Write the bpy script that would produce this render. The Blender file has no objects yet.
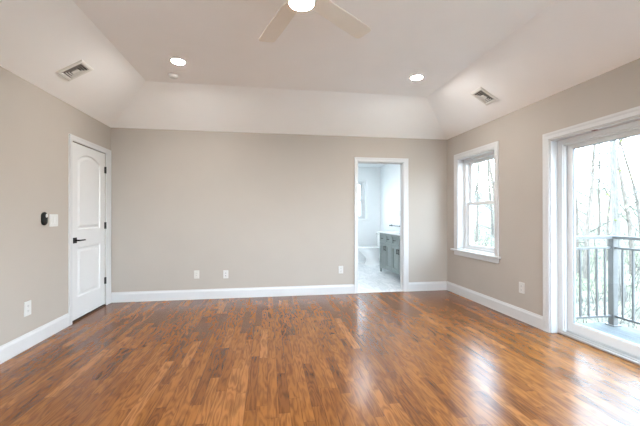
import bpy, bmesh, math, random
from mathutils import Vector, Matrix
PI = math.pi
C = bpy.context.scene.collection
S = bpy.context.scene

# ------------------------------------------------------------------ camera, sky, exposure
W, D, H, FY = 5.05, 5.05, 2.44, -1.0        # room width, depth of far wall, wall height, near wall
SL, HC = 0.70, 2.853                          # run of the sloped ceiling, height of the flat ceiling
K = (HC - H) / SL

cd = bpy.data.cameras.new('camera'); cam = bpy.data.objects.new('camera', cd); C.objects.link(cam)
cam.location = (2.1765, 0.0, 1.2111)
cam.rotation_euler = (math.radians(90 + 0.156), math.radians(0.05), math.radians(-8.793))
cd.sensor_width = 36.0; cd.lens = 333.84 / 640 * 36.0
cd.shift_y = 1.5 / 640; cd.clip_start = 0.05; cd.clip_end = 400
S.camera = cam

world = bpy.data.worlds.new('overcast_sky'); S.world = world; world.use_nodes = True
nt = world.node_tree; nt.nodes.clear()
wo = nt.nodes.new('ShaderNodeOutputWorld'); wb = nt.nodes.new('ShaderNodeBackground')
tc = nt.nodes.new('ShaderNodeTexCoord'); sx = nt.nodes.new('ShaderNodeSeparateXYZ')
cr = nt.nodes.new('ShaderNodeValToRGB')
cr.color_ramp.elements[0].position = 0.0; cr.color_ramp.elements[0].color = (0.80, 0.89, 1.0, 1)
cr.color_ramp.elements[1].position = 0.8; cr.color_ramp.elements[1].color = (0.50, 0.73, 1.0, 1)
nt.links.new(tc.outputs['Generated'], sx.inputs[0]); nt.links.new(sx.outputs['Z'], cr.inputs[0])
nt.links.new(cr.outputs[0], wb.inputs['Color']); wb.inputs['Strength'].default_value = 16.0
nt.links.new(wb.outputs[0], wo.inputs['Surface'])

S.view_settings.view_transform = 'Standard'; S.view_settings.look = 'None'
S.view_settings.gamma = 1.0; S.view_settings.exposure = 0.52
S.view_settings.use_curve_mapping = False
S.cycles.max_bounces = 14; S.cycles.diffuse_bounces = 8; S.cycles.glossy_bounces = 4
S.cycles.transparent_max_bounces = 12
S.cycles.sample_clamp_indirect = 6.0
S.cycles.use_denoising = True
S.cycles.caustics_reflective = True; S.cycles.caustics_refractive = False

LAMP_COL = (1.0, 0.975, 0.94)
FAN_COL = (1.0, 0.90, 0.76)
CAN_STRENGTH = 480.0
FAN_STRENGTH = 280.0
BATH_FILL_STRENGTH = 215.0

# ------------------------------------------------------------------ materials
def mat(name, col, rough=0.5, var=0.04, scale=8.0, metal=0.0, bump=0.0, spec=0.5, stretch=None):
    m = bpy.data.materials.new(name); m.use_nodes = True
    t = m.node_tree; b = t.nodes['Principled BSDF']
    b.inputs['Roughness'].default_value = rough; b.inputs['Metallic'].default_value = metal
    b.inputs['Specular IOR Level'].default_value = spec
    co = t.nodes.new('ShaderNodeTexCoord'); n = t.nodes.new('ShaderNodeTexNoise')
    n.inputs['Scale'].default_value = scale; n.inputs['Detail'].default_value = 4
    if stretch:
        mp = t.nodes.new('ShaderNodeMapping'); mp.inputs['Scale'].default_value = stretch
        t.links.new(co.outputs['Object'], mp.inputs[0]); t.links.new(mp.outputs[0], n.inputs['Vector'])
    else:
        t.links.new(co.outputs['Object'], n.inputs['Vector'])
    r = t.nodes.new('ShaderNodeValToRGB')
    r.color_ramp.elements[0].position = 0.3; r.color_ramp.elements[1].position = 0.7
    r.color_ramp.elements[0].color = (*[c * (1 - var) for c in col], 1)
    r.color_ramp.elements[1].color = (*[min(1, c * (1 + var)) for c in col], 1)
    t.links.new(n.outputs['Fac'], r.inputs[0]); t.links.new(r.outputs[0], b.inputs['Base Color'])
    if bump:
        bp = t.nodes.new('ShaderNodeBump'); bp.inputs['Strength'].default_value = bump; bp.inputs['Distance'].default_value = 0.002
        t.links.new(n.outputs['Fac'], bp.inputs['Height']); t.links.new(bp.outputs[0], b.inputs['Normal'])
    return m

def emis(name, col, strength):
    m = bpy.data.materials.new(name); m.use_nodes = True
    t = m.node_tree; t.nodes.clear()
    o = t.nodes.new('ShaderNodeOutputMaterial'); e = t.nodes.new('ShaderNodeEmission')
    e.inputs['Color'].default_value = (*col, 1); e.inputs['Strength'].default_value = strength
    t.links.new(e.outputs[0], o.inputs['Surface'])
    return m

def glass_mat():
    m = bpy.data.materials.new('window_glass'); m.use_nodes = True
    t = m.node_tree; t.nodes.clear()
    o = t.nodes.new('ShaderNodeOutputMaterial'); mx = t.nodes.new('ShaderNodeMixShader')
    tr = t.nodes.new('ShaderNodeBsdfTransparent'); tr.inputs['Color'].default_value = (0.93, 0.96, 0.955, 1)
    gl = t.nodes.new('ShaderNodeBsdfGlossy'); gl.inputs['Roughness'].default_value = 0.02
    fr = t.nodes.new('ShaderNodeFresnel'); ge = t.nodes.new('ShaderNodeNewGeometry'); ior = t.nodes.new('ShaderNodeMath'); ior.operation = 'MULTIPLY_ADD'
    ior.inputs[1].default_value = 1 / 1.3 - 1.3; ior.inputs[2].default_value = 1.3     # the same reflection on both faces of the pane
    t.links.new(ge.outputs['Backfacing'], ior.inputs[0]); t.links.new(ior.outputs[0], fr.inputs['IOR'])
    t.links.new(fr.outputs[0], mx.inputs[0]); t.links.new(tr.outputs[0], mx.inputs[1]); t.links.new(gl.outputs[0], mx.inputs[2])
    t.links.new(mx.outputs[0], o.inputs['Surface'])
    return m

class NB:                                     # small node-building helper
    def __init__(s, t): s.t = t
    def math(s, op, a, b=None, c=None):
        n = s.t.nodes.new('ShaderNodeMath'); n.operation = op
        for i, v in enumerate((a, b, c)):
            if v is None: continue
            if isinstance(v, (int, float)): n.inputs[i].default_value = v
            else: s.t.links.new(v, n.inputs[i])
        return n.outputs[0]
    def xyz(s, x, y, z):
        n = s.t.nodes.new('ShaderNodeCombineXYZ')
        for i, v in enumerate((x, y, z)):
            if isinstance(v, (int, float)): n.inputs[i].default_value = v
            else: s.t.links.new(v, n.inputs[i])
        return n.outputs[0]
    def noise(s, vec, scale, detail=4, rough=0.5, dist=0.0):
        n = s.t.nodes.new('ShaderNodeTexNoise'); s.t.links.new(vec, n.inputs['Vector'])
        n.inputs['Scale'].default_value = scale; n.inputs['Detail'].default_value = detail
        n.inputs['Roughness'].default_value = rough; n.inputs['Distortion'].default_value = dist
        return n.outputs['Fac']
    def white(s, vec):
        n = s.t.nodes.new('ShaderNodeTexWhiteNoise'); n.noise_dimensions = '3D'; s.t.links.new(vec, n.inputs['Vector'])
        return n.outputs['Value']
    def ramp(s, f, stops):
        n = s.t.nodes.new('ShaderNodeValToRGB'); e = n.color_ramp.elements
        while len(e) < len(stops): e.new(0.5)
        for i, (p, c) in enumerate(stops): e[i].position = p; e[i].color = (*c, 1)
        s.t.links.new(f, n.inputs[0]); return n.outputs[0]
    def mul(s, a, b, fac=1.0):
        n = s.t.nodes.new('ShaderNodeMix'); n.data_type = 'RGBA'; n.blend_type = 'MULTIPLY'
        n.inputs['Factor'].default_value = fac
        s.t.links.new(a, n.inputs['A']); s.t.links.new(b, n.inputs['B']); return n.outputs['Result']

def plank_mat(name, width, length, stops, grain, rough, seam, bump, marble=False, spec=0.42):
    m = bpy.data.materials.new(name); m.use_nodes = True
    t = m.node_tree; b = t.nodes['Principled BSDF']; q = NB(t)
    g = t.nodes.new('ShaderNodeNewGeometry'); sp = t.nodes.new('ShaderNodeSeparateXYZ')
    t.links.new(g.outputs['Position'], sp.inputs[0]); x, y = sp.outputs['X'], sp.outputs['Y']
    px = q.math('DIVIDE', x, width); row = q.math('FLOOR', px); fx = q.math('FRACT', px)
    off = q.white(q.xyz(row, 3.3, 1.7))
    ln = q.math('MULTIPLY_ADD', q.white(q.xyz(row, 9.1, 4.2)), length * 0.7, length * 0.65)
    py = q.math('DIVIDE', q.math('MULTIPLY_ADD', off, 7.0, y), ln); col = q.math('FLOOR', py); fy = q.math('FRACT', py)
    rid = q.white(q.xyz(row, col, 0.5)); rid2 = q.white(q.xyz(row, col, 7.5))
    base = q.ramp(rid, stops)
    shift = q.math('MULTIPLY', rid2, 40.0)
    if marble:
        v = q.noise(q.xyz(q.math('MULTIPLY', x, 3.0), q.math('MULTIPLY', y, 1.2), shift), 1.6, 6, 0.6, 1.2)
        gr = q.ramp(v, [(0.40, (1, 1, 1)), (0.495, (0.80, 0.82, 0.84)), (0.53, (1, 1, 1)), (0.75, (0.93, 0.94, 0.95))])
    else:
        warp = q.noise(q.xyz(q.math('MULTIPLY', x, 11.0), q.math('MULTIPLY', y, 1.6), shift), 1.0, 2, 0.5)
        rings = q.math('SINE', q.math('MULTIPLY', warp, 62.0))
        patch = q.noise(q.xyz(q.math('MULTIPLY', x, 24.0), q.math('MULTIPLY', y, 5.0), shift), 1.0, 3, 0.6)
        fine = q.noise(q.xyz(q.math('MULTIPLY', x, 170.0), q.math('MULTIPLY', y, 6.0), shift), 1.0, 4, 0.65)
        mixv = q.math('MULTIPLY_ADD', rings, 0.15, q.math('MULTIPLY_ADD', patch, 0.6, q.math('MULTIPLY_ADD', fine, 0.8, -0.20)))
        gr = q.ramp(mixv, [(0.25, (grain, grain * 0.92, grain * 0.85)), (0.62, (1.12, 1.12, 1.12))])
    c = q.mul(base, gr)
    ex = q.math('MULTIPLY', q.math('MINIMUM', fx, q.math('SUBTRACT', 1.0, fx)), width)
    ey = q.math('MULTIPLY', q.math('MINIMUM', fy, q.math('SUBTRACT', 1.0, fy)), ln)
    e = q.math('MINIMUM', ex, ey)
    sm = q.ramp(q.math('MULTIPLY', e, 1000 / 2.2), [(0.25, (seam, seam, seam)), (1.0, (1, 1, 1))])
    b.inputs['Specular IOR Level'].default_value = spec
    c = q.mul(c, sm); t.links.new(c, b.inputs['Base Color'])
    wav = q.noise(q.xyz(x, q.math('MULTIPLY', y, 0.6), 0.0), 9.0, 3, 0.5)
    rr = q.math('MULTIPLY_ADD', wav, 0.10, rough - 0.05); t.links.new(rr, b.inputs['Roughness'])
    hgt = q.math('MULTIPLY_ADD', rid, 0.35, q.math('MULTIPLY', q.math('MINIMUM', q.math('MULTIPLY', e, 400.0), 1.0), 0.5))
    hgt = q.math('MULTIPLY_ADD', wav, 0.8, hgt)
    bp = t.nodes.new('ShaderNodeBump'); bp.inputs['Strength'].default_value = bump; bp.inputs['Distance'].default_value = 0.001
    t.links.new(hgt, bp.inputs['Height']); t.links.new(bp.outputs[0], b.inputs['Normal'])
    return m

def ground_mat():
    m = bpy.data.materials.new('leaf_litter'); m.use_nodes = True
    t = m.node_tree; b = t.nodes['Principled BSDF']; q = NB(t); b.inputs['Roughness'].default_value = 0.9
    g = t.nodes.new('ShaderNodeNewGeometry')
    n = q.noise(g.outputs['Position'], 1.7, 8, 0.75); n2 = q.noise(g.outputs['Position'], 0.35, 3, 0.5)
    a = q.ramp(n, [(0.33, (0.035, 0.032, 0.018)), (0.5, (0.13, 0.105, 0.07)), (0.68, (0.30, 0.25, 0.17))])
    c = q.ramp(n2, [(0.42, (1, 1, 1)), (0.6, (0.85, 0.95, 0.65))])
    t.links.new(q.mul(a, c), b.inputs['Base Color'])
    return m

M = {}
M['wall'] = mat('greige_wall_paint', (0.408, 0.362, 0.316), 0.75, 0.012, 3, bump=0.05)
M['ceil'] = mat('white_ceiling_paint', (0.92, 0.91, 0.90), 0.85, 0.01, 3)
M['trim'] = mat('white_trim_paint', (0.575, 0.572, 0.57), 0.35, 0.01, 5)
M['door'] = mat('white_door_paint', (0.64, 0.635, 0.63), 0.4, 0.01, 5)
M['vinyl'] = mat('white_vinyl', (0.70, 0.71, 0.715), 0.35, 0.01, 6)
M['gasket'] = mat('grey_gasket', (0.25, 0.27, 0.29), 0.6, 0.05, 20)
M['alu'] = mat('brushed_aluminium', (0.62, 0.63, 0.63), 0.4, 0.05, 20, metal=0.6)
M['black'] = mat('matt_black_metal', (0.006, 0.006, 0.006), 0.45, 0.1, 30, spec=0.2)
M['plate'] = mat('white_plastic', (0.60, 0.59, 0.57), 0.35, 0.01, 20)
M['ivory'] = mat('ivory_plastic', (0.58, 0.56, 0.51), 0.35, 0.01, 20)
M['brown'] = mat('reddish_brown', (0.22, 0.09, 0.07), 0.6, 0.1, 30)
M['slot'] = mat('dark_slot', (0.03, 0.03, 0.03), 0.6, 0.1, 30)
M['greyplate'] = mat('grey_plastic', (0.45, 0.46, 0.47), 0.4, 0.03, 20)
M['dark'] = mat('dark_duct', (0.03, 0.028, 0.026), 0.9, 0.1, 10)
M['gap_shade'] = mat('door_gap_shade', (0.05, 0.028, 0.018), 0.5, 0.2, 30, stretch=(1, .1, 1))  # dark tone stands for the shade beneath the closed door
M['vent'] = mat('white_vent_metal', (0.74, 0.72, 0.68), 0.5, 0.02, 20)
M['fan'] = mat('white_fan_blade', (0.80, 0.74, 0.66), 0.5, 0.02, 12)
M['bath'] = mat('white_bathroom_paint', (0.84, 0.86, 0.865), 0.6, 0.01, 4)
M['porcelain'] = mat('white_porcelain', (0.86, 0.87, 0.87), 0.12, 0.01, 6)
M['vanity'] = mat('grey_green_cabinet_paint', (0.235, 0.265, 0.253), 0.45, 0.03, 12)
M['counter'] = mat('white_quartz', (0.85, 0.86, 0.86), 0.2, 0.03, 6)
M['rail'] = mat('grey_railing_paint', (0.105, 0.095, 0.09), 0.5, 0.05, 20)
M['deck'] = plank_mat('grey_deck_boards', 0.14, 3.2, [(0, (0.078, 0.076, 0.074)), (1, (0.105, 0.102, 0.10))], 0.85, 0.75, 0.3, 0.2, spec=0.15)
M['siding'] = mat('white_siding', (0.6, 0.6, 0.6), 0.6, 0.03, 4)
M['bark'] = mat('grey_bark', (0.12, 0.095, 0.075), 0.9, 0.45, 6, bump=0.6, stretch=(4, 4, 1))
M['palebark'] = mat('pale_bark', (0.12, 0.105, 0.09), 0.9, 0.35, 6, bump=0.6, stretch=(4, 4, 1))
M['twig'] = mat('brown_twig', (0.075, 0.062, 0.05), 0.9, 0.3, 6)
M['leafy'] = mat('yellow_green_leaves', (0.22, 0.24, 0.07), 0.7, 0.5, 3)
M['ground'] = ground_mat()
M['bounce'] = mat('pale_bounce_slab', (0.62, 0.61, 0.59), 0.9, 0.05, 2)
M['glass'] = glass_mat()
M['lamp'] = emis('lit_lamp_diffuser', LAMP_COL, CAN_STRENGTH)
M['fanlamp'] = emis('lit_fan_lamp', FAN_COL, FAN_STRENGTH)
M['bath_fill'] = emis('added_bathroom_lamp', (0.92, 0.96, 1.0), BATH_FILL_STRENGTH)
M['wood'] = plank_mat('oak_strip_floor', 0.070, 0.72,
    [(0.0, (0.135, 0.045, 0.009)), (0.3, (0.180, 0.062, 0.012)), (0.65, (0.212, 0.076, 0.015)), (0.88, (0.24, 0.088, 0.020)), (1.0, (0.285, 0.114, 0.032))],
    0.58, 0.24, 0.55, 0.12)
M['tile'] = plank_mat('white_marble_tile', 0.30, 1.0, [(0, (0.80, 0.82, 0.83)), (1, (0.86, 0.87, 0.88))], 0.9, 0.14, 0.85, 0.05, marble=True)

# ------------------------------------------------------------------ mesh helpers
class MB:
    def __init__(s): s.bm = bmesh.new()
    def box(s, a, b, bevel=0.0, mtx=None, seg=2):
        bm = s.bm
        lo = [min(p, q) for p, q in zip(a, b)]; hi = [max(p, q) for p, q in zip(a, b)]
        vs = [bm.verts.new((x, y, z)) for x in (lo[0], hi[0]) for y in (lo[1], hi[1]) for z in (lo[2], hi[2])]
        fs = [bm.faces.new([vs[i] for i in f]) for f in ((0, 1, 3, 2), (4, 6, 7, 5), (0, 4, 5, 1), (2, 3, 7, 6), (0, 2, 6, 4), (1, 5, 7, 3))]
        if bevel:
            es = list({e for f in fs for e in f.edges})
            r = bmesh.ops.bevel(bm, geom=es, offset=bevel, segments=seg, affect='EDGES', profile=0.5)
            vs = list({v for v in vs if v.is_valid} | {v for v in r['verts']})
        if mtx: bmesh.ops.transform(bm, matrix=mtx, verts=[v for v in vs if v.is_valid])
        return s
    def lathe(s, prof, mtx=None, n=32):
        bm = s.bm; rings = []; allv = []
        for r, z in prof:
            if r < 1e-6: ring = [bm.verts.new((0, 0, z))]
            else: ring = [bm.verts.new((r * math.cos(2 * PI * k / n), r * math.sin(2 * PI * k / n), z)) for k in range(n)]
            rings.append(ring); allv += ring
        for A, B in zip(rings, rings[1:]):
            if len(A) == 1 and len(B) == 1: continue
            for k in range(n):
                k2 = (k + 1) % n
                if len(A) == 1: bm.faces.new((A[0], B[k2], B[k]))
                elif len(B) == 1: bm.faces.new((A[k], A[k2], B[0]))
                else: bm.faces.new((A[k], A[k2], B[k2], B[k]))
        if mtx: bmesh.ops.transform(bm, matrix=mtx, verts=allv)
        return s
    def cyl(s, p, q, r, n=16, r2=None):
        p, q = Vector(p), Vector(q); d = q - p; L = d.length
        r2 = r if r2 is None else r2
        m = Matrix.Translation(p) @ d.to_track_quat('Z', 'Y').to_matrix().to_4x4()
        return s.lathe([(0, 0), (r, 0), (r2, L), (0, L)], m, n)
    def loops(s, loops, mtx=None, cap0=True, cap1=True):
        bm = s.bm; R = [[bm.verts.new(p) for p in lp] for lp in loops]; n = len(R[0])
        for A, B in zip(R, R[1:]):
            for k in range(n): bm.faces.new((A[k], A[(k + 1) % n], B[(k + 1) % n], B[k]))
        if cap0: bm.faces.new(list(reversed(R[0])))
        if cap1: bm.faces.new(R[-1])
        if mtx: bmesh.ops.transform(bm, matrix=mtx, verts=[v for r in R for v in r])
        return s
    def prism(s, poly, h0, h1, mtx=None):
        return s.loops([[(x, y, h0) for x, y in poly], [(x, y, h1) for x, y in poly]], mtx)
    def build(s, name, material, parent=None, smooth=None):
        bm = s.bm; bmesh.ops.recalc_face_normals(bm, faces=bm.faces)
        me = bpy.data.meshes.new(name); bm.to_mesh(me); bm.free()
        if smooth:
            me.polygons.foreach_set('use_smooth', [True] * len(me.polygons))
            try: me.set_sharp_from_angle(angle=math.radians(smooth))
            except Exception: pass
        me.materials.append(M[material] if isinstance(material, str) else material)
        o = bpy.data.objects.new(name, me); C.objects.link(o)
        if parent: o.parent = parent
        return o

def thing(name, label, cat, loc=(0, 0, 0), rot=(0, 0, 0), group=None, kind=None):
    o = bpy.data.objects.new(name, None); o.empty_display_size = 0.1; C.objects.link(o)
    o.location = loc; o.rotation_euler = rot
    return tag(o, label, cat, group, kind)
def tag(o, label, cat, group=None, kind=None):
    o['label'] = label; o['category'] = cat
    if group: o['group'] = group
    if kind: o['kind'] = kind
    return o
def struct(o, label, cat):
    return tag(o, label, cat, kind='structure')
def copy_tree(o, parent=None):
    c = o.copy(); C.objects.link(c)
    if parent: c.parent = parent
    for ch in list(o.children): copy_tree(ch, c)
    return c

# ------------------------------------------------------------------ room shell
T = 0.22
struct(MB().box((-T, FY - T, -0.12), (W + T, D + 0.012, 0.0)).build('floor', 'wood'),
       'glossy orange brown oak strip floor of the bedroom', 'floor')
# left wall: solid with a pocket for the closed door
LD0, LD1, LDT = 4.118, 4.905, 2.052           # door opening (y0, y1, top)
b = MB().box((-T, FY - T, 0), (-0.06, D + 0.12, H + .02))
b.box((-0.06, FY - T, 0), (0, LD0, H)); b.box((-0.06, LD0, LDT), (0, LD1, H)); b.box((-0.06, LD1, 0), (0, D + 0.12, H))
struct(b.build('wall_left', 'wall'), 'beige painted left wall with the closed white door', 'wall')
# far wall with the bathroom doorway
BX0, BX1, BZ = 3.541, 4.312, 2.060
b = MB().box((0, D, 0), (BX0, D + 0.12, H)).box((BX0, D, BZ), (BX1, D + 0.12, H)).box((BX1, D, 0), (W, D + 0.12, H))
struct(b.build('wall_back', 'wall'), 'beige painted wall facing the camera with the bathroom doorway', 'wall')
FW = [(.70, 2.15), (2.90, 4.35)]; FZ0, FZ1 = .50, 2.16      # unseen pair of windows added behind the camera to let in fill daylight
b = MB(); xs_ = [0, FW[0][0], FW[0][1], FW[1][0], FW[1][1], W]
for i in range(5):
    if i % 2 == 0: b.box((xs_[i], FY - T, 0), (xs_[i + 1], FY, H))
    else: b.box((xs_[i], FY - T, 0), (xs_[i + 1], FY, FZ0)).box((xs_[i], FY - T, FZ1), (xs_[i + 1], FY, H))
struct(b.build('wall_front', 'wall'), 'beige painted wall behind the camera with two added windows', 'wall')
# right wall with window, sliding door, added second window
WY0, WY1, WZ0, WZ1 = 3.89, 4.742, 0.69, 2.072
SY0, SY1, SZ = 1.02, 3.043, 1.99
VY0, VY1 = -0.69, 0.165
b = MB()
def rb(y0, y1, z0, z1): b.box((W, y0, z0), (W + T, y1, z1))
rb(FY - T, VY0, 0, H); rb(VY0, VY1, 0, WZ0); rb(VY0, VY1, WZ1, H); rb(VY1, SY0, 0, H); rb(SY0, SY1, SZ, H)
rb(SY1, WY0, 0, H); rb(WY0, WY1, 0, WZ0); rb(WY0, WY1, WZ1, H); rb(WY1, D + 0.12, 0, H)
struct(b.build('wall_right', 'wall'), 'beige painted right wall with the window and sliding glass door', 'wall')

# tray ceiling: flat centre with four slopes
e = 0.12; ze = H - K * e
bm = bmesh.new()
o4 = [bm.verts.new(p) for p in ((-e, FY - e, ze), (W + e, FY - e, ze), (W + e, D + e, ze), (-e, D + e, ze))]
i4 = [bm.verts.new(p) for p in ((SL, FY + SL, HC), (W - SL, FY + SL, HC), (W - SL, D - SL, HC), (SL, D - SL, HC))]
t4 = [bm.verts.new(p) for p in ((-e, FY - e, HC + .15), (W + e, FY - e, HC + .15), (W + e, D + e, HC + .15), (-e, D + e, HC + .15))]
for k in range(4):
    n = (k + 1) % 4
    bm.faces.new((o4[k], o4[n], i4[n], i4[k])); bm.faces.new((o4[n], o4[k], t4[k], t4[n]))
bm.faces.new(i4); bm.faces.new(t4)
mb = MB(); mb.bm.free(); mb.bm = bm
struct(mb.build('ceiling', 'ceil'), 'white tray ceiling, flat in the middle with sloped sides', 'ceiling')

# baseboards (profile extruded along the wall)
def baseboard(name, a, b_, nrm, label):
    a, b_, nrm = Vector(a), Vector(b_), Vector(nrm)
    prof = [(0, 0), (.016, 0), (.016, .108), (.012, .122), (.009, .126), (.007, .14), (0, .14)]
    lp = [[tuple(p + nrm * u + Vector((0, 0, v))) for u, v in prof] for p in (a, b_)]
    struct(MB().loops(lp).build(name, 'trim'), label, 'baseboard')
baseboard('baseboard_left', (0, FY + .017, 0), (0, LD0 - .061, 0), (1, 0, 0), 'white baseboard along the left wall')
baseboard('baseboard_back', (0.017, D, 0), (BX0 - .043, D, 0), (0, -1, 0), 'long white baseboard on the far wall left of the doorway')
baseboard('baseboard_corner', (BX1 + .069, D, 0), (W - .017, D, 0), (0, -1, 0), 'short white baseboard on the far wall right of the doorway')
baseboard('baseboard_right', (W, SY1 + .072, 0), (W, D, 0), (-1, 0, 0), 'white baseboard under the window on the right wall')
baseboard('baseboard_front', (0.017, FY, 0), (W - .017, FY, 0), (0, 1, 0), 'white baseboard behind the camera')
baseboard('baseboard_near', (W, FY + .017, 0), (W, SY0 - .072, 0), (-1, 0, 0), 'white baseboard on the right wall behind the camera')

# casing: mitred moulding round an opening; pts run along the inner edge, off(p) gives the outer corner
def casing(mb, inner, outer, to3, depth=0.018):
    # inner, outer: lists of 2D corner points; to3(u, v, w) -> 3D
    def mix(p, q, f): return (p[0] + (q[0] - p[0]) * f, p[1] + (q[1] - p[1]) * f)
    prof = [(0, 0), (0, depth * .55), (.12, depth * .75), (.55, depth * .8), (.75, depth), (1, depth * 1.05), (1, 0)]
    bm = mb.bm
    loops = [[bm.verts.new(to3(*mix(i, o, f), w)) for f, w in prof] for i, o in zip(inner, outer)]
    n = len(prof)
    for A, B in zip(loops, loops[1:]):
        for k in range(n): bm.faces.new((A[k], A[(k + 1) % n], B[(k + 1) % n], B[k]))
    bm.faces.new(loops[0]); bm.faces.new(loops[-1])

# ------------------------------------------------------------------ door_1: closed white two-panel door
dr = bpy.data.objects.new('door_1', None); C.objects.link(dr); dr.location = (0, LD0, 0)
struct(dr, 'closed white two-panel arched door in the left wall', 'door')
L3 = lambda u, v, w: (w, u - LD0, v)
b = MB()
casing(b, [(LD0, 0), (LD0, LDT), (LD1, LDT), (LD1, 0)], [(LD0 - .06, 0), (LD0 - .06, LDT + .062), (LD1 + .125, LDT + .062), (LD1 + .125, 0)], L3)
b.build('casing', 'trim', dr)
y0, y1, z0, z1 = LD0 + .006, LD1 - .006, .024, LDT - .010
def arch(ya, yb, za, zb, rise, n=16):
    p = [(ya, za), (yb, za)]
    for k in range(n + 1):
        f = k / n; p.append((yb + (ya - yb) * f, zb + rise * (1 - (2 * f - 1) ** 2)))
    return p
def inset(poly, d):
    cx = sum(p[0] for p in poly) / len(poly); ys = [p[0] for p in poly]; zs = [p[1] for p in poly]
    ya, yb, za, zb = min(ys), max(ys), min(zs), max(zs)
    my, mz = (ya + yb) / 2, (za + zb) / 2
    fy = 1 - 2 * d / (yb - ya); fz = 1 - 2 * d / (zb - za)
    return [(my + (p[0] - my) * fy, mz + (p[1] - mz) * fz) for p in poly]
bm = bmesh.new()
XF = -0.004
def ringverts(poly, w): return [bm.verts.new(L3(p[0], p[1], w)) for p in poly]
def ringedges(vs): return [bm.edges.new((vs[i], vs[(i + 1) % len(vs)])) for i in range(len(vs))]
outer = ringverts([(y0, z0), (y1, z0), (y1, z1), (y0, z1)], XF)
back = ringverts([(y0, z0), (y1, z0), (y1, z1), (y0, z1)], -0.045)
ed = ringedges(outer)
for poly in (arch(4.24, 4.77, 1.05, 1.868, .075), arch(4.24, 4.77, .27, .842, 0.0)):
    r0 = ringverts(poly, XF); ed += ringedges(r0)
    prev = r0
    for d, w in ((.010, XF - .012), (.026, XF - .012), (.050, XF - .003)):
        r = ringverts(inset(poly, d), w)
        for k in range(len(r)): bm.faces.new((prev[k], prev[(k + 1) % len(r)], r[(k + 1) % len(r)], r[k]))
        prev = r
    bm.faces.new(prev)
bmesh.ops.triangle_fill(bm, use_beauty=True, edges=ed)
for k in range(4): bm.faces.new((outer[k], outer[(k + 1) % 4], back[(k + 1) % 4], back[k]))
bm.faces.new(back)
mb = MB(); mb.bm.free(); mb.bm = bm
slab = mb.build('door_slab', 'door', dr)
b = MB(); b.box((-.045, 0, 0), (.010, LD1 - LD0, .012), .003)  # dark strip put in for the shade of the gap under the door
b.build('gap_shade', 'gap_shade', dr)['label'] = 'dark strip standing in for the shade under the door'
for z in (1.825, 1.078, .336):
    b = MB(); b.cyl((.006, y1 - LD0 + .003, z - .045), (.006, y1 - LD0 + .003, z + .045), .0075, 12)
    b.box((XF, y1 - LD0 - .022, z - .044), (XF + .003, y1 - LD0, z + .044))
    b.build('hinge', 'black', dr, 40)['label'] = 'black hinge'
hd = MB().box((XF, 4.150 - LD0, .895), (XF + .010, 4.216 - LD0, .961), .003).build('door_handle', 'black', dr)
hd['label'] = 'black lever handle'
b = MB(); b.cyl((XF + .01, 4.183 - LD0, .928), (.052, 4.183 - LD0, .928), .010)
b.box((.042, 4.178 - LD0, .920), (.056, 4.305 - LD0, .936), .004)
b.build('lever', 'black', hd, 40)

# ------------------------------------------------------------------ door_2: cased opening to the bathroom
dr = bpy.data.objects.new('door_2', None); C.objects.link(dr); dr.location = (BX0, D, 0)
struct(dr, 'white cased doorway open to the bathroom', 'doorway')
J = .016
b = MB()
F3 = lambda u, v, w: (u - BX0, -w, v)
casing(b, [(BX0 + .010, 0), (BX0 + .010, BZ - .010), (BX1 - .010, BZ - .010), (BX1 - .010, 0)], [(BX0 - .042, 0), (BX0 - .042, BZ + .055), (BX1 + .068, BZ + .055), (BX1 + .068, 0)], F3)
b.build('casing', 'trim', dr)
b = MB(); w_ = BX1 - BX0
b.box((0, -.002, 0), (J, .122, BZ)); b.box((w_ - J, -.002, 0), (w_, .122, BZ)); b.box((J, -.002, BZ - J), (w_ - J, .122, BZ))
b.box((J, .05, 0), (J + .01, .085, BZ - J)); b.box((w_ - J - .01, .05, 0), (w_ - J, .085, BZ - J)); b.box((J + .01, .05, BZ - J - .01), (w_ - J - .01, .085, BZ - J))
b.build('jamb', 'trim', dr)

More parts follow.
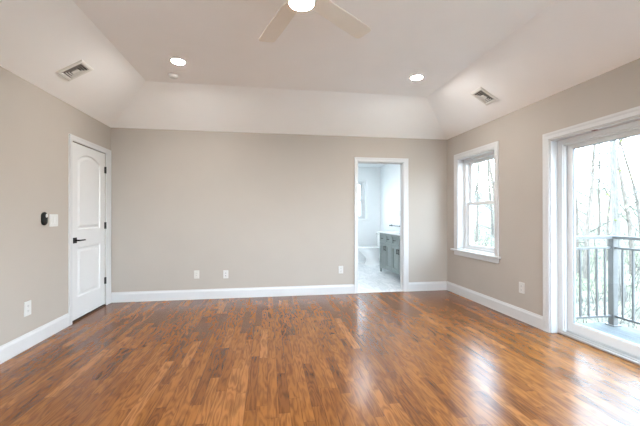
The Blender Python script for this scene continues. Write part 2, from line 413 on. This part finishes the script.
# ------------------------------------------------------------------ double hung windows
def hung_window(name, label, y0, y1, z0, z1, mtx=None, casing_w=.075, recess=.10, tm='trim'):
    """local frame: u along the wall (width), v up, w out of the room (negative = into the room)"""
    r = bpy.data.objects.new(name, None); C.objects.link(r); struct(r, label, 'window')
    r.matrix_world = mtx
    w_, h = y1 - y0, z1 - z0
    P = lambda u, v, w: (u, w, v)
    cw = casing_w
    b = MB()
    casing(b, [(0, 0), (0, h), (w_, h), (w_, 0)], [(-cw, 0), (-cw, h + cw), (w_ + cw, h + cw), (w_ + cw, 0)], lambda u, v, w: P(u, v, -w))
    b.build('window_casing', tm, r)
    b = MB(); j = .012
    b.box((0, -.002, j), (j, recess, h - j)); b.box((w_ - j, -.002, j), (w_, recess, h - j)); b.box((0, -.002, h - j), (w_, recess, h)); b.box((0, .001, 0), (w_, recess, j))
    b.build('window_jamb', tm, r)
    b = MB(); b.box((-cw - .065, -.045, -.026), (w_ + cw + .04, 0, 0.0), .006)
    b.build('window_sill', tm, r)
    b = MB(); b.box((-cw, -.018, -.088), (w_ + cw, 0, -.026), .005); b.build('apron', tm, r)
    f = .066
    b = MB(); R0, R1 = recess, T - .005
    b.box((0, R0, 0), (f, R1, h)); b.box((w_ - f, R0, 0), (w_, R1, h)); b.box((f, R0, h - f * .7), (w_ - f, R1, h)); b.box((f, R0, 0), (w_ - f, R1, f * .6))
    b.build('window_frame', 'vinyl', r)
    mid = h * .502
    for part, v0, v1, wa, wb in (('upper_sash', mid - .02, h - f * .7, R0 + .055, R0 + .09), ('lower_sash', f * .6, mid + .025, R0 + .012, R0 + .047)):
        s_ = .062; b = MB()
        b.box((f, wa, v0), (f + s_, wb, v1), .004); b.box((w_ - f - s_, wa, v0), (w_ - f, wb, v1), .004)
        b.box((f + s_ - .004, wa, v0), (w_ - f - s_ + .004, wb, v0 + .045), .004); b.box((f + s_ - .004, wa, v1 - .045), (w_ - f - s_ + .004, wb, v1), .004)
        so = b.build(part, 'vinyl', r)
        MB().box((f + s_ - .005, (wa + wb) / 2 - .003, v0 + .04), (w_ - f - s_ + .005, (wa + wb) / 2 + .003, v1 - .04)).build('pane', 'glass', so)
        if part == 'lower_sash':
            MB().box((w_ / 2 - .03, wa - .014, v1 - .012), (w_ / 2 + .03, wa + .002, v1), .004).build('sash_lock', 'vinyl', so)
    return r
# on the right wall: u runs towards -y, w towards +x
def rightwall(y1, z0): return Matrix(((0, 1, 0, W), (-1, 0, 0, y1), (0, 0, 1, z0), (0, 0, 0, 1)))
hung_window('window_1', 'white double hung window in the right wall near the far corner', WY0, WY1, WZ0, WZ1, mtx=rightwall(WY1, WZ0))
hung_window('window_3', 'unseen white double hung window added in the right wall behind the camera for daylight', VY0, VY1, WZ0, WZ1, mtx=rightwall(VY1, WZ0))  # out of view, added to give the room more daylight

for i, (xa, xb) in enumerate(FW):  # unseen windows added to fill the room with daylight from behind
    hung_window('window_%d' % (4 + i), ('left', 'right')[i] + ' of the two white windows added in the wall behind the camera for fill daylight', xa, xb, FZ0, FZ1,
                mtx=Matrix(((-1, 0, 0, xb), (0, -1, 0, FY), (0, 0, 1, FZ0), (0, 0, 0, 1))))

# ------------------------------------------------------------------ sliding glass door
dr = bpy.data.objects.new('door_3', None); C.objects.link(dr); dr.location = (W, SY1, 0)
struct(dr, 'white framed sliding glass door onto the balcony', 'door')
R3 = lambda u, v, w: (-w, u - SY1, v)
b = MB()
casing(b, [(SY1, 0), (SY1, SZ), (SY0, SZ), (SY0, 0)], [(SY1 + .071, 0), (SY1 + .071, SZ + .07), (SY0 - .071, SZ + .07), (SY0 - .071, 0)], R3, .02)
b.build('casing', 'trim', dr)
L_ = SY1 - SY0
b = MB(); b.box((0, -.012, 0), (.082, 0, SZ)); b.box((0, -L_, 0), (.082, -L_ + .012, SZ)); b.box((0, -L_ + .012, SZ - .012), (.082, -.012, SZ))
b.build('jamb', 'trim', dr)
b = MB(); X0, X1 = .082, .20
b.box((X0, -.066, .02), (X1, 0, SZ)); b.box((X0, -L_, .02), (X1, -L_ + .066, SZ)); b.box((X0, -L_ + .066, SZ - .058), (X1, -.066, SZ))
b.box((X0 + .012, -.078, .05), (X0 + .03, -.066, SZ - .058)); b.box((X0 + .012, -L_ + .066, SZ - .075), (X0 + .03, -.066, SZ - .058))
b.build('door_frame', 'vinyl', dr)
b = MB(); b.box((.072, -L_ + .001, 0), (.21, -.001, .022), .004)
for x_ in (.082, .122, .168, .195): b.box((x_, -L_ + .066, .02), (x_ + .008, -.066, .045 if x_ > .1 else .036), .002)
b.build('track', 'alu', dr)['label'] = 'grey metal sill track'
MB().box((.022, -.468, SZ - .016), (.05, -.424, SZ - .0115), .001).build('latch_plate', 'brown', dr)['label'] = 'small reddish brown spot under the door head'
for nm, ya, yb, xa, xb in (('fixed_panel', -1.06, -.070, .128, .164), ('sliding_panel', -L_ + .05, -.97, .088, .122)):
    b = MB(); s_ = .066; za, zb = .046, SZ - .058
    b.box((xa, yb - s_, za), (xb, yb, zb), .005); b.box((xa, ya, za), (xb, ya + s_, zb), .005)
    b.box((xa, ya + s_ - .005, za), (xb, yb - s_ + .005, za + .088), .005); b.box((xa, ya + s_ - .005, zb - .056), (xb, yb - s_ + .005, zb), .005)
    po = b.build(nm, 'vinyl', dr)
    MB().box(((xa + xb) / 2 - .004, ya + s_ - .006, za + .082), ((xa + xb) / 2 + .004, yb - s_ + .006, zb - .05)).build('pane', 'glass', po)
    b = MB(); g = .006; ya2, yb2, za2, zb2 = ya + s_ - .001, yb - s_ + .001, za + .087, zb - .055
    xm0, xm1 = xa + .006, xb - .006
    b.box((xm0, ya2, za2), (xm1, ya2 + g, zb2)); b.box((xm0, yb2 - g, za2), (xm1, yb2, zb2)); b.box((xm0, ya2 + g, za2), (xm1, yb2 - g, za2 + g)); b.box((xm0, ya2 + g, zb2 - g), (xm1, yb2 - g, zb2))
    b.build('gasket', 'gasket', po)['label'] = 'grey glazing gasket'

# ------------------------------------------------------------------ bathroom shell
BL, BY0, BY1, BH = 2.75, D + .12, 8.35, 2.46
struct(MB().box((BL - .1, D + .012, -.12), (W + T, BY1 + T, .004)).build('floor_bathroom', 'tile'), 'white veined marble plank tile floor of the bathroom', 'floor')
struct(MB().box((BL - .1, BY0, .004), (BL, BY1 + T, BH)).build('wall_bathroom_left', 'bath'), 'white left wall of the bathroom', 'wall')
struct(MB().box((W, BY0, .004), (W + T, BY1 + T, BH)).build('wall_bathroom_right', 'bath'), 'white right wall of the bathroom behind the vanity', 'wall')
NX0, NX1, NZ0, NZ1 = 3.95, 4.675, 1.11, 2.10
b = MB(); b.box((BL, BY1, .004), (NX0, BY1 + T, BH)).box((NX1, BY1, .004), (W, BY1 + T, BH)).box((NX0, BY1, .004), (NX1, BY1 + T, NZ0)).box((NX0, BY1, NZ1), (NX1, BY1 + T, BH))
struct(b.build('wall_bathroom_far', 'bath'), 'white far wall of the bathroom with its small window', 'wall')
b = MB(); b.box((BL, BY0 - .003, .004), (BX0 - .001, BY0 + .006, BH)); b.box((BX1 + .001, BY0 - .003, .004), (W, BY0 + .006, BH)); b.box((BX0 - .001, BY0 - .003, BZ), (BX1 + .001, BY0 + .006, BH))
struct(b.build('wall_bathroom_near', 'bath'), 'white bathroom side of the wall around the doorway', 'wall')
struct(MB().box((BL - .1, D + .121, BH), (W + T, BY1 + T, BH + .12)).build('ceiling_bathroom', 'bath'), 'white flat ceiling of the bathroom', 'ceiling')
hung_window('window_2', 'small white double hung window in the bathroom far wall', NX0, NX1, NZ0, NZ1,
            mtx=Matrix(((1, 0, 0, NX0), (0, 1, 0, BY1), (0, 0, 1, NZ0), (0, 0, 0, 1))), casing_w=.05, recess=.06, tm='bath')

# ------------------------------------------------------------------ vanity
VX, VF, VN, VH = 4.55, 6.93, 5.43, .872
vn = thing('bathroom_vanity', 'grey green bathroom vanity cabinet with a white countertop', 'vanity', (VX, VF, .004))
o_ = .004
b = MB(); dpt = W - VX - .002; ln = VF - VN
b.box((.012, -ln + .02, .115), (dpt, -.004, VH - .032 - o_))
b.box((.0, -ln, .115), (.03, -ln + .035, VH - .032 - o_)); b.box((0, -.035, .115), (.03, 0, VH - .032 - o_))
b.build('body', 'vanity', vn)
for yy in (-.045, -ln):
    for xx in (0.0, dpt - .045):
        MB().loops([[(xx + .008, yy + .008, 0), (xx + .037, yy + .008, 0), (xx + .037, yy + .037, 0), (xx + .008, yy + .037, 0)],
                    [(xx, yy, .125), (xx + .045, yy, .125), (xx + .045, yy + .045, .125), (xx, yy + .045, .125)]]).build('leg', 'vanity', vn)
b = MB(); n = 14                                # arched bottom apron between the legs
top = [(-.045 - (ln - .09) * k / n, .13) for k in range(n + 1)]
bot = [(-.045 - (ln - .09) * k / n, .07 + .035 * (1 - abs(2 * k / n - 1) ** 4)) for k in range(n + 1)]
poly = top + bot[::-1]
b.loops([[(.004, p[0], p[1]) for p in poly], [(.022, p[0], p[1]) for p in poly]])
b.build('apron', 'vanity', vn)
def panel(mbx, ya, yb, za, zb, fr=.035):
    mbx.box((-.014, ya, za), (.013, ya + fr, zb), .002); mbx.box((-.014, yb - fr, za), (.013, yb, zb), .002)
    mbx.box((-.014, ya + fr - .002, za), (.013, yb - fr + .002, za + fr), .002); mbx.box((-.014, ya + fr - .002, zb - fr), (.013, yb - fr + .002, zb), .002)
    mbx.box((.004, ya + fr - .002, za + fr - .002), (.013, yb - fr + .002, zb - fr + .002))
cols = [(-.40, -.04), (-.74, -.415), (-1.085, -.755), (-1.46, -1.10)]
for i, (ya, yb) in enumerate(cols):
    b = MB(); panel(b, ya, yb, .64, .815, .028); dw = b.build('drawer', 'vanity', vn)
    ym = (ya + yb) / 2
    MB().cyl((-.036, ym - .045, .728), (-.036, ym + .045, .728), .005, 10).cyl((-.036, ym - .035, .728), (-.012, ym - .035, .728), .004, 8).cyl((-.036, ym + .035, .728), (-.012, ym + .035, .728), .004, 8).build('pull', 'black', dw)
    b = MB(); panel(b, ya, yb, .15, .62, .05); dw = b.build('door', 'vanity', vn)
    yp = ya + .03 if i % 2 == 0 else yb - .03
    MB().cyl((-.036, yp, .49), (-.036, yp, .58), .005, 10).cyl((-.036, yp, .50), (-.012, yp, .50), .004, 8).cyl((-.036, yp, .57), (-.012, yp, .57), .004, 8).build('pull', 'black', dw)
b = MB(); b.box((-.025, -ln - .015, VH - .032 - o_), (dpt, .018, VH - o_), .004); b.box((dpt - .02, -ln - .015, VH - o_ - .001), (dpt, .018, VH + .09 - o_), .003)
b.build('countertop', 'counter', vn)['label'] = 'white countertop with backsplash'

# ------------------------------------------------------------------ toilet
tl = thing('toilet', 'white toilet behind the far end of the grey vanity', 'toilet', (W - .002, 7.86, .004), (0, 0, PI))
def oval(cx, cy, rx, ry, z, n=28): return [(cx + rx * math.cos(2 * PI * k / n), cy + ry * math.sin(2 * PI * k / n), z) for k in range(n)]
b = MB(); b.loops([oval(.36, 0, .20, .10, 0), oval(.36, 0, .195, .095, .04), oval(.36, 0, .165, .085, .12), oval(.38, 0, .19, .11, .22), oval(.43, 0, .26, .165, .32), oval(.45, 0, .285, .182, .385), oval(.45, 0, .285, .182, .40)])
b.build('bowl', 'porcelain', tl, 60)
b = MB(); b.loops([oval(.45, 0, .285, .185, .40), oval(.45, 0, .292, .190, .408), oval(.45, 0, .292, .190, .418), oval(.45, 0, .285, .185, .424)])
b.build('seat', 'porcelain', tl, 50)
b = MB(); b.loops([oval(.45, 0, .288, .186, .425), oval(.45, 0, .293, .190, .432), oval(.45, 0, .288, .186, .442), oval(.45, 0, .25, .15, .447)])
b.build('lid', 'porcelain', tl, 50)
b = MB(); b.box((.005, -.20, .38), (.19, .20, .74), .03, seg=4); b.box((.0, -.21, .738), (.20, .21, .775), .012)
tk = b.build('tank', 'porcelain', tl, 40)
b = MB(); b.box((.06, -.07, .16), (.24, .07, .385), .03, seg=3); b.build('trapway', 'porcelain', tl, 40)
b = MB(); b.cyl((.185, -.15, .68), (.21, -.15, .68), .012).box((.20, -.155, .674), (.21, -.085, .686), .003); b.build('flush_lever', 'alu', tk)
# towel bar
tb = thing('towel_bar', 'black towel bar on the bathroom wall just above the countertop', 'towel bar', (W, 6.90, .975))
b = MB(); b.cyl((-.055, 0, 0), (-.055, .60, 0), .007, 12); b.build('bar', 'black', tb, 40)
for yy in (.0, .60):
    MB().box((-.008, yy - .022, -.022), (0, yy + .022, .022), .003).cyl((-.066, yy, 0), (-.006, yy, 0), .012, 12).build('post', 'black', tb, 40)

# ------------------------------------------------------------------ electrical plates
def outlet(name, label, loc, rotz, plate='plate', style='duplex', group='wall outlets and plates', hw=.036, hh=.058):
    """local: plate in x-z, faces -y"""
    r = thing(name, label, 'outlet' if style != 'switch' else 'light switch', loc, (0, 0, rotz), group)
    MB().box((-hw, -.007, -hh), (hw, 0, hh), .003).build('plate', plate, r)
    if style == 'duplex':
        for s_ in (-.022, .022):
            pts = [(.016 * math.cos(a) if abs(math.cos(a)) < .85 else .0145 * (1 if math.cos(a) > 0 else -1), .0165 * math.sin(a)) for a in [2 * PI * k / 24 for k in range(24)]]
            rc = MB().loops([[(p[0], -.006, p[1] + s_) for p in pts], [(p[0], -.009, p[1] + s_) for p in pts]]).build('receptacle', plate, r)
            b = MB(); b.box((-.007, -.0096, s_ - .002), (-.005, -.0088, s_ + .007)).box((.005, -.0096, s_ - .002), (.007, -.0088, s_ + .006)).cyl((0, -.0096, s_ - .008), (0, -.0088, s_ - .008), .0025, 8)
            b.build('slot', 'slot', rc)
    elif style == 'jack':
        for s_ in (-.02, .02):
            j_ = MB().box((-.010, -.011, s_ - .010), (.010, -.006, s_ + .010), .002).build('jack', plate, r)
            MB().box((-.006, -.0116, s_ - .005), (.006, -.0108, s_ + .005)).build('socket', 'slot', j_)
    elif style == 'decora':
        d_ = MB().box((-.017, -.009, -.034), (.017, -.006, .034), .001).build('receptacle', plate, r)
        for s_ in (-.017, .017):
            for x_ in (-.007, .005): MB().box((x_, -.0096, s_ - .002), (x_ + .002, -.0088, s_ + .007)).build('slot', 'slot', d_)
    elif style == 'switch':
        for s_ in (-.026, .026):
            MB().box((s_ - .0165, -.012, -.033), (s_ + .0165, -.005, .033), .002, Matrix.Rotation(.04, 4, 'X')).build('rocker', plate, r)
    return r
outlet('wall_outlet', 'ivory wall outlet on the far wall, nearest the closed door', (1.151, D, .357), 0, 'ivory', 'decora')
outlet('cable_plate', 'white data jack plate on the far wall right of the ivory outlet', (1.560, D, .349), 0, 'plate', 'jack')
outlet('wall_outlet', 'white wall outlet on the far wall beside the bathroom doorway', (3.283, D, .372), 0, 'plate', 'duplex')
outlet('wall_outlet', 'white wall outlet low on the left wall', (0, 3.424, .364), PI / 2, 'plate', 'duplex', hh=.066, hw=.044)
outlet('wall_outlet', 'white wall outlet on the right wall between window and sliding door', (W, 3.430, .379), -PI / 2, 'plate', 'duplex', hh=.062, hw=.042)
outlet('wall_outlet', 'grey outlet on the bathroom wall above the vanity', (W, 6.985, 1.255), -PI / 2, 'greyplate', 'decora')
outlet('light_switch', 'white double light switch on the left wall beside the door', (0, 3.797, 1.163), PI / 2, 'plate', 'switch', hw=.068, hh=.062)
rm = thing('wall_remote', 'black oval remote in a holder on the left wall beside the light switch', 'remote', (0, 3.645, 1.181), (0, 0, PI / 2))
def stad(w_, h_, y_, n=12):
    return [(w_ * math.cos(PI * k / n), y_, (h_ - w_) + w_ * math.sin(PI * k / n)) for k in range(n + 1)] + [(w_ * math.cos(PI + PI * k / n), y_, -(h_ - w_) + w_ * math.sin(PI + PI * k / n)) for k in range(n + 1)]
MB().loops([stad(.038, .064, 0), stad(.040, .066, -.006), stad(.040, .066, -.012), stad(.034, .060, -.019), stad(.026, .052, -.021)]).build('remote_body', 'black', rm, 40)
b = MB(); b.loops([stad(.013, .018, -.018), stad(.013, .018, -.024), stad(.010, .015, -.026)], Matrix.Translation((.012, 0, .030))); b.build('button', 'plate', rm, 50)['label'] = 'white button'

# ------------------------------------------------------------------ ceiling fittings
def can_light(label, x, y, z=HC, m='lamp', group='recessed ceiling lights'):
    r = thing('recessed_light', label, 'ceiling light', (x, y, z), (0, 0, 0), group)
    MB().lathe([(.064, -.002), (.066, -.007), (.080, -.006), (.085, -.001), (.085, 0), (.064, 0), (.064, -.002)], n=40).build('trim_ring', 'plate', r, 40)
    MB().lathe([(0, -.0075), (.04, -.007), (.058, -.0055), (.0635, -.004), (.0635, 0), (0, 0)], n=40).build('diffuser', m, r)
    return r
can_light('lit recessed ceiling light beside the smoke detector', 1.229, 3.737)
can_light('lit recessed ceiling light on the right, near the sloped corner', 3.922, 3.745)
can_light('unseen ceiling light added behind the camera on the left', 1.229, .31)  # this pair is out of view, added to raise the room's brightness
can_light('unseen ceiling light added behind the camera on the right', 3.922, .31)
can_light('added lamp in the bathroom ceiling standing in for the hidden vanity light', 4.15, 6.9, BH, 'bath_fill', 'added bathroom lamps')  # both bathroom lamps are unseen and added to brighten the bathroom
can_light('second added lamp in the bathroom ceiling near the left wall', 3.3, 6.2, BH, 'bath_fill', 'added bathroom lamps')

sd = thing('smoke_detector', 'small round white smoke detector on the ceiling', 'smoke detector', (1.081, 4.105, HC))
MB().lathe([(0, -.003), (.062, -.003), (.062, 0), (0, 0)]).build('base', 'plate', sd, 40)
MB().lathe([(.056, -.003), (.055, -.022), (.046, -.034), (.020, -.038), (0, -.038)]).build('cover', 'plate', sd, 50)
MB().lathe([(0, -.0405), (.010, -.0405), (.012, -.037), (0, -.036)], Matrix.Translation((.012, -.01, 0)), 16).build('sensor', 'greyplate', sd)

def vent(label, x, y, side):
    # lies on a sloped side of the ceiling; local z points down out of the ceiling
    z = H + K * (x if side > 0 else W - x)
    up = Vector((1, 0, K * 1.0)) if side > 0 else Vector((-1, 0, K))
    ux = up.normalized(); uy = Vector((0, 1, 0)); uz = ux.cross(uy)
    if uz.z > 0: uy = -uy; uz = ux.cross(uy)
    r = thing('ceiling_vent', label, 'air vent', (0, 0, 0), group='ceiling vents')
    r.matrix_world = Matrix(((ux.x, uy.x, uz.x, x), (ux.y, uy.y, uz.y, y), (ux.z, uy.z, uz.z, z), (0, 0, 0, 1)))
    a, c = .132, .107
    def ring(o1, o2, zz1, zz2): return [(-o1, -o2, zz1), (o1, -o2, zz1), (o1, o2, zz1), (-o1, o2, zz1)]
    b = MB(); b.loops([ring(a, c, 0, 0), ring(a, c, .004, 0), ring(a - .012, c - .012, .010, 0), ring(a - .03, c - .03, .010, 0), ring(a - .03, c - .03, .0005, 0)], cap0=False, cap1=False)
    b.build('frame', 'vent', r)
    MB().box((-a + .028, -c + .028, .0005), (a - .028, c - .028, .002)).build('backing', 'dark', r)['label'] = 'dark duct opening'
    for k in range(4):
        p, q = a - .034 - k * .0205, c - .034 - k * .0165
        b = MB()
        b.loops([ring(p - .0075, q - .006, .004, 0), ring(p, q, .011, 0), ring(p - .0015, q - .0015, .0115, 0), ring(p - .009, q - .0075, .0045, 0)], cap0=False, cap1=False)
        b.build('louver', 'vent', r)
    MB().box((-.030, -.022, .003), (.030, .022, .010), .002).build('centre_plate', 'vent', r)
    return r
vent('white ceiling vent on the left slope above the closed door', .315, 3.58, 1)
vent('white ceiling vent on the right slope above the window', 4.724, 3.64, -1)

FX, FYc, FZ = 2.373, 1.978, 2.54
fn = thing('ceiling_fan', 'white five blade ceiling fan with a lit lamp', 'ceiling fan', (FX, FYc, HC))
dz = FZ - HC
MB().lathe([(0, 0), (.068, 0), (.066, -.03), (.045, -.06), (.016, -.068), (0, -.068)]).build('canopy', 'fan', fn, 40)
MB().cyl((0, 0, -.06), (0, 0, dz + .06), .012).build('downrod', 'fan', fn, 40)
MB().lathe([(0, dz + .075), (.03, dz + .075), (.045, dz + .05), (.085, dz + .035), (.092, dz + .01), (.092, dz - .012), (.090, dz - .03), (.080, dz - .068), (.073, dz - .068), (.073, dz - .055), (0, dz - .055)]).build('motor_housing', 'fan', fn, 40)
MB().lathe([(.073, dz - .062), (.071, dz - .066), (.055, dz - .072), (.03, dz - .075), (0, dz - .076)]).build('lamp_lens', 'fanlamp', fn, 60)['label'] = 'glowing round lamp lens'
for k in range(5):
    ang = math.radians(37.6 + 72 * k)
    out = [(.10, -.045), (.16, -.058), (.40, -.066), (.61, -.066), (.631, -.058), (.638, -.043), (.638, .043), (.631, .058), (.61, .066), (.40, .066), (.16, .058), (.10, .045)]
    m_ = Matrix.Rotation(ang, 4, 'Z') @ Matrix.Translation((0, 0, dz)) @ Matrix.Rotation(math.radians(-9), 4, 'X')
    MB().prism(out, -.004, .004, m_).build('blade', 'fan', fn)

# ------------------------------------------------------------------ balcony
ZB = -.10; PX, PY = 6.235, 3.40; PY2 = .62
struct(MB().box((W + T, PY2 - .12, ZB - .04), (PX + .12, PY + .12, ZB)).build('floor_balcony', 'deck'), 'grey board deck of the balcony', 'deck')
rl = thing('balcony_railing', 'grey metal balcony railing with thin vertical balusters', 'railing', (PX, PY, ZB))
for yy in (0, PY2 - PY):
    MB().box((-.032, yy - .032, .012), (.032, yy + .032, 1.055)).box((-.055, yy - .055, 0), (.055, yy + .055, .012), .002).box((-.037, yy - .037, 1.055), (.037, yy + .037, 1.066), .003).build('post', 'rail', rl)
x0 = W + T - PX
def rails(nm, z_, h_, w_):
    MB().box((x0, -w_, z_ - h_), (-.03, w_, z_)).build(nm, 'rail', rl)
    MB().box((-w_, PY2 - PY + .03, z_ - h_), (w_, -.03, z_)).build(nm, 'rail', rl)
    MB().box((x0, PY2 - PY - w_, z_ - h_), (-.03, PY2 - PY + w_, z_)).build(nm, 'rail', rl)
rails('top_rail', 1.065, .035, .026); rails('middle_rail', .935, .024, .013); rails('bottom_rail', .125, .024, .013)
k = -.112
while k > x0 + .03:
    for yy in (0, PY2 - PY): MB().box((k - .009, yy - .009, .11), (k + .009, yy + .009, .92)).build('baluster', 'rail', rl)
    k -= .112
k = -.112
while k > PY2 - PY + .05:
    MB().box((-.009, k - .009, .11), (.009, k + .009, .92)).build('baluster', 'rail', rl); k -= .112

# ------------------------------------------------------------------ woods outside
def gz(x, y):
    d = math.hypot(x - 5, y - 2)
    return -3.1 + max(0, d - 6) * .125 + .35 * math.sin(x * .31) * math.cos(y * .27)
bm = bmesh.new(); n = 60; g = [[None] * (n + 1) for _ in range(n + 1)]
for i in range(n + 1):
    for j in range(n + 1):
        x, y = -25 + 95 * i / n, -25 + 95 * j / n
        g[i][j] = bm.verts.new((x, y, gz(x, y)))
for i in range(n):
    for j in range(n): bm.faces.new((g[i][j], g[i + 1][j], g[i + 1][j + 1], g[i][j + 1]))
mb = MB(); mb.bm.free(); mb.bm = bm
struct(mb.build('ground', 'ground'), 'leaf covered hillside ground of the woods', 'ground')
struct(MB().box((-9, -17, -3.6), (14, -2.2, -2.55)).build('bounce_slab', 'bounce'), 'pale slab added behind the camera to bounce daylight onto the ceiling', 'bounce_slab')  # added reflector out of view, throws daylight up through the added windows

def tube(vs, fs, pts, rads, n=5):
    base = len(vs)
    for i, (p, r) in enumerate(zip(pts, rads)):
        d = (pts[min(i + 1, len(pts) - 1)] - pts[max(i - 1, 0)]).normalized()
        a = d.orthogonal().normalized(); c = d.cross(a)
        for k in range(n):
            t_ = 2 * PI * k / n; vs.append(tuple(p + (a * math.cos(t_) + c * math.sin(t_)) * r))
    for i in range(len(pts) - 1):
        for k in range(n):
            k2 = (k + 1) % n
            fs.append((base + i * n + k, base + i * n + k2, base + (i + 1) * n + k2, base + (i + 1) * n + k))
    fs.append(tuple(base + (len(pts) - 1) * n + k for k in range(n)))
def mesh_obj(name, vs, fs, m, parent):
    me = bpy.data.meshes.new(name); me.from_pydata(vs, [], fs); me.materials.append(M[m]); me.update()
    me.polygons.foreach_set('use_smooth', [True] * len(me.polygons))
    o = bpy.data.objects.new(name, me); C.objects.link(o)
    if parent: o.parent = parent
    return o
def tree(seed, x, y, h, r, label, bark='bark', group=None, lean=(0, 0), leaves=0, first=.25, density=1.0):
    rnd = random.Random(seed)
    root = thing('bare_tree', label, 'tree', (x, y, gz(x, y) - .1), group=group)
    tv, tf, bv, bf, tips = [], [], [], [], []
    n = 12; pts, rads = [], []; p = Vector((0, 0, 0)); d = Vector((lean[0], lean[1], 1)).normalized()
    for i in range(n + 1):
        pts.append(p.copy()); rads.append(r * (1.25 if i == 0 else 1) * (1 - .8 * i / n))
        d = (d + Vector((rnd.uniform(-.09, .09), rnd.uniform(-.09, .09), .06))).normalized(); p = p + d * h / n
    tube(tv, tf, pts, rads, 9)
    def branch(p0, d0, L, rr, lvl):
        k = 5; q = p0.copy(); dd = d0.copy(); P_, R_ = [q.copy()], [rr]
        for i in range(k):
            dd = (dd + Vector((rnd.uniform(-.25, .25), rnd.uniform(-.25, .25), rnd.uniform(-.08, .22)))).normalized()
            q = q + dd * L / k; P_.append(q.copy()); R_.append(max(.004, rr * (1 - .8 * (i + 1) / k)))
            if lvl < 3 and rnd.random() < .95 * density:
                sd_ = (dd + Vector((rnd.uniform(-1, 1), rnd.uniform(-1, 1), rnd.uniform(-.5, .7))) * .9).normalized()
                branch(q.copy(), sd_, L * rnd.uniform(.35, .65), R_[-1] * .7, lvl + 1)
        tube(bv, bf, P_, R_, 4 if lvl > 1 else 5); tips.append(q)
    nb = int(20 * density)
    for i in range(nb):
        f = first + (1 - first) * (i + rnd.random()) / nb; idx = min(n - 1, int(f * n)); fr = f * n - idx
        q = pts[idx].lerp(pts[idx + 1], fr); a = rnd.uniform(0, 2 * PI)
        branch(q, Vector((math.cos(a), math.sin(a), rnd.uniform(.1, .9))).normalized(), h * rnd.uniform(.16, .3) * (1.15 - f * .5), rads[idx] * .26, 1)
    mesh_obj('trunk', tv, tf, bark, root); mesh_obj('branches', bv, bf, 'twig', root)
    if leaves:
        lv, lf = [], []
        for i in range(leaves):
            c = rnd.choice(tips) + Vector((rnd.gauss(0, .25), rnd.gauss(0, .25), rnd.gauss(0, .25)))
            a = Vector((rnd.gauss(0, 1), rnd.gauss(0, 1), rnd.gauss(0, 1))).normalized(); o1 = a.orthogonal().normalized() * .07; o2 = a.cross(o1) * .6
            k = len(lv); lv += [tuple(c - o1), tuple(c + o2), tuple(c + o1), tuple(c - o2)]; lf.append((k, k + 1, k + 2, k + 3))
        mesh_obj('foliage', lv, lf, 'leafy', root)['label'] = 'sparse yellow green leaves'
    return root
CX, CY = 2.1765, 0.0
def at(deg, dist): a = math.radians(deg); return CX + dist * math.sin(a), CY + dist * math.cos(a)
tree(1, *at(50.9, 16.5), 14, .15, 'pale wavy trunked tree beyond the balcony corner post', 'palebark', lean=(.02, .03), first=.3)
tree(2, *at(53.2, 15.0), 11, .11, 'bare tree with sparse yellow green leaves at right edge of sliding door', leaves=900, first=.2)
tree(3, *at(46.6, 20), 12, .09, 'slim bare tree at the left edge of the sliding door glass', first=.2)
tree(4, *at(32.6, 22), 12, .08, 'slender bare tree seen through the left half of the far window', first=.15)
grp = 'bare trees in the woods outside'; lab = 'thin bare winter tree among others in the woods outside the glass'
rnd = random.Random(5)
spots = [(33.9, 29), (36.2, 31), (38.5, 26), (28, 22), (41.5, 24), (45.6, 25), (48.6, 30), (53.5, 26), (57.5, 22), (62, 27), (14, 24), (17, 30), (70, 24), (47.3, 19), (49.6, 24), (51.9, 21), (52.8, 30), (45.0, 32), (33.2, 35), (36.9, 22), (31.2, 27)]
for i, (a, d_) in enumerate(spots):
    tree(20 + i, *at(a, d_), rnd.uniform(10, 15), rnd.uniform(.06, .11), lab, 'bark', grp, first=.08, density=1.0, leaves=(250 if i % 4 == 1 else 0))
# brushy undergrowth of thin stems
rnd = random.Random(11); vs, fs = [], []
for i in range(1300):
    x, y = at(rnd.uniform(26, 62), rnd.uniform(9, 34)); z = gz(x, y); p = Vector((x, y, z)); d = Vector((rnd.gauss(0, .35), rnd.gauss(0, .35), 1)).normalized()
    L = rnd.uniform(.7, 2.2); P_ = [p.copy()]
    for k in range(4):
        d = (d + Vector((rnd.gauss(0, .2), rnd.gauss(0, .2), 0))).normalized(); p = p + d * L / 4; P_.append(p.copy())
    tube(vs, fs, P_, [.012, .010, .008, .006, .004], 3)
    for q in range(4):
        e_ = P_[rnd.randint(1, 4)]; dd = Vector((rnd.gauss(0, 1), rnd.gauss(0, 1), .5)).normalized() * rnd.uniform(.2, .7)
        tube(vs, fs, [e_, e_ + dd], [.006, .003], 3)
tag(mesh_obj('undergrowth', vs, fs, 'twig', None), 'tangled bare brush growing over the wooded hillside', 'undergrowth', kind='stuff')
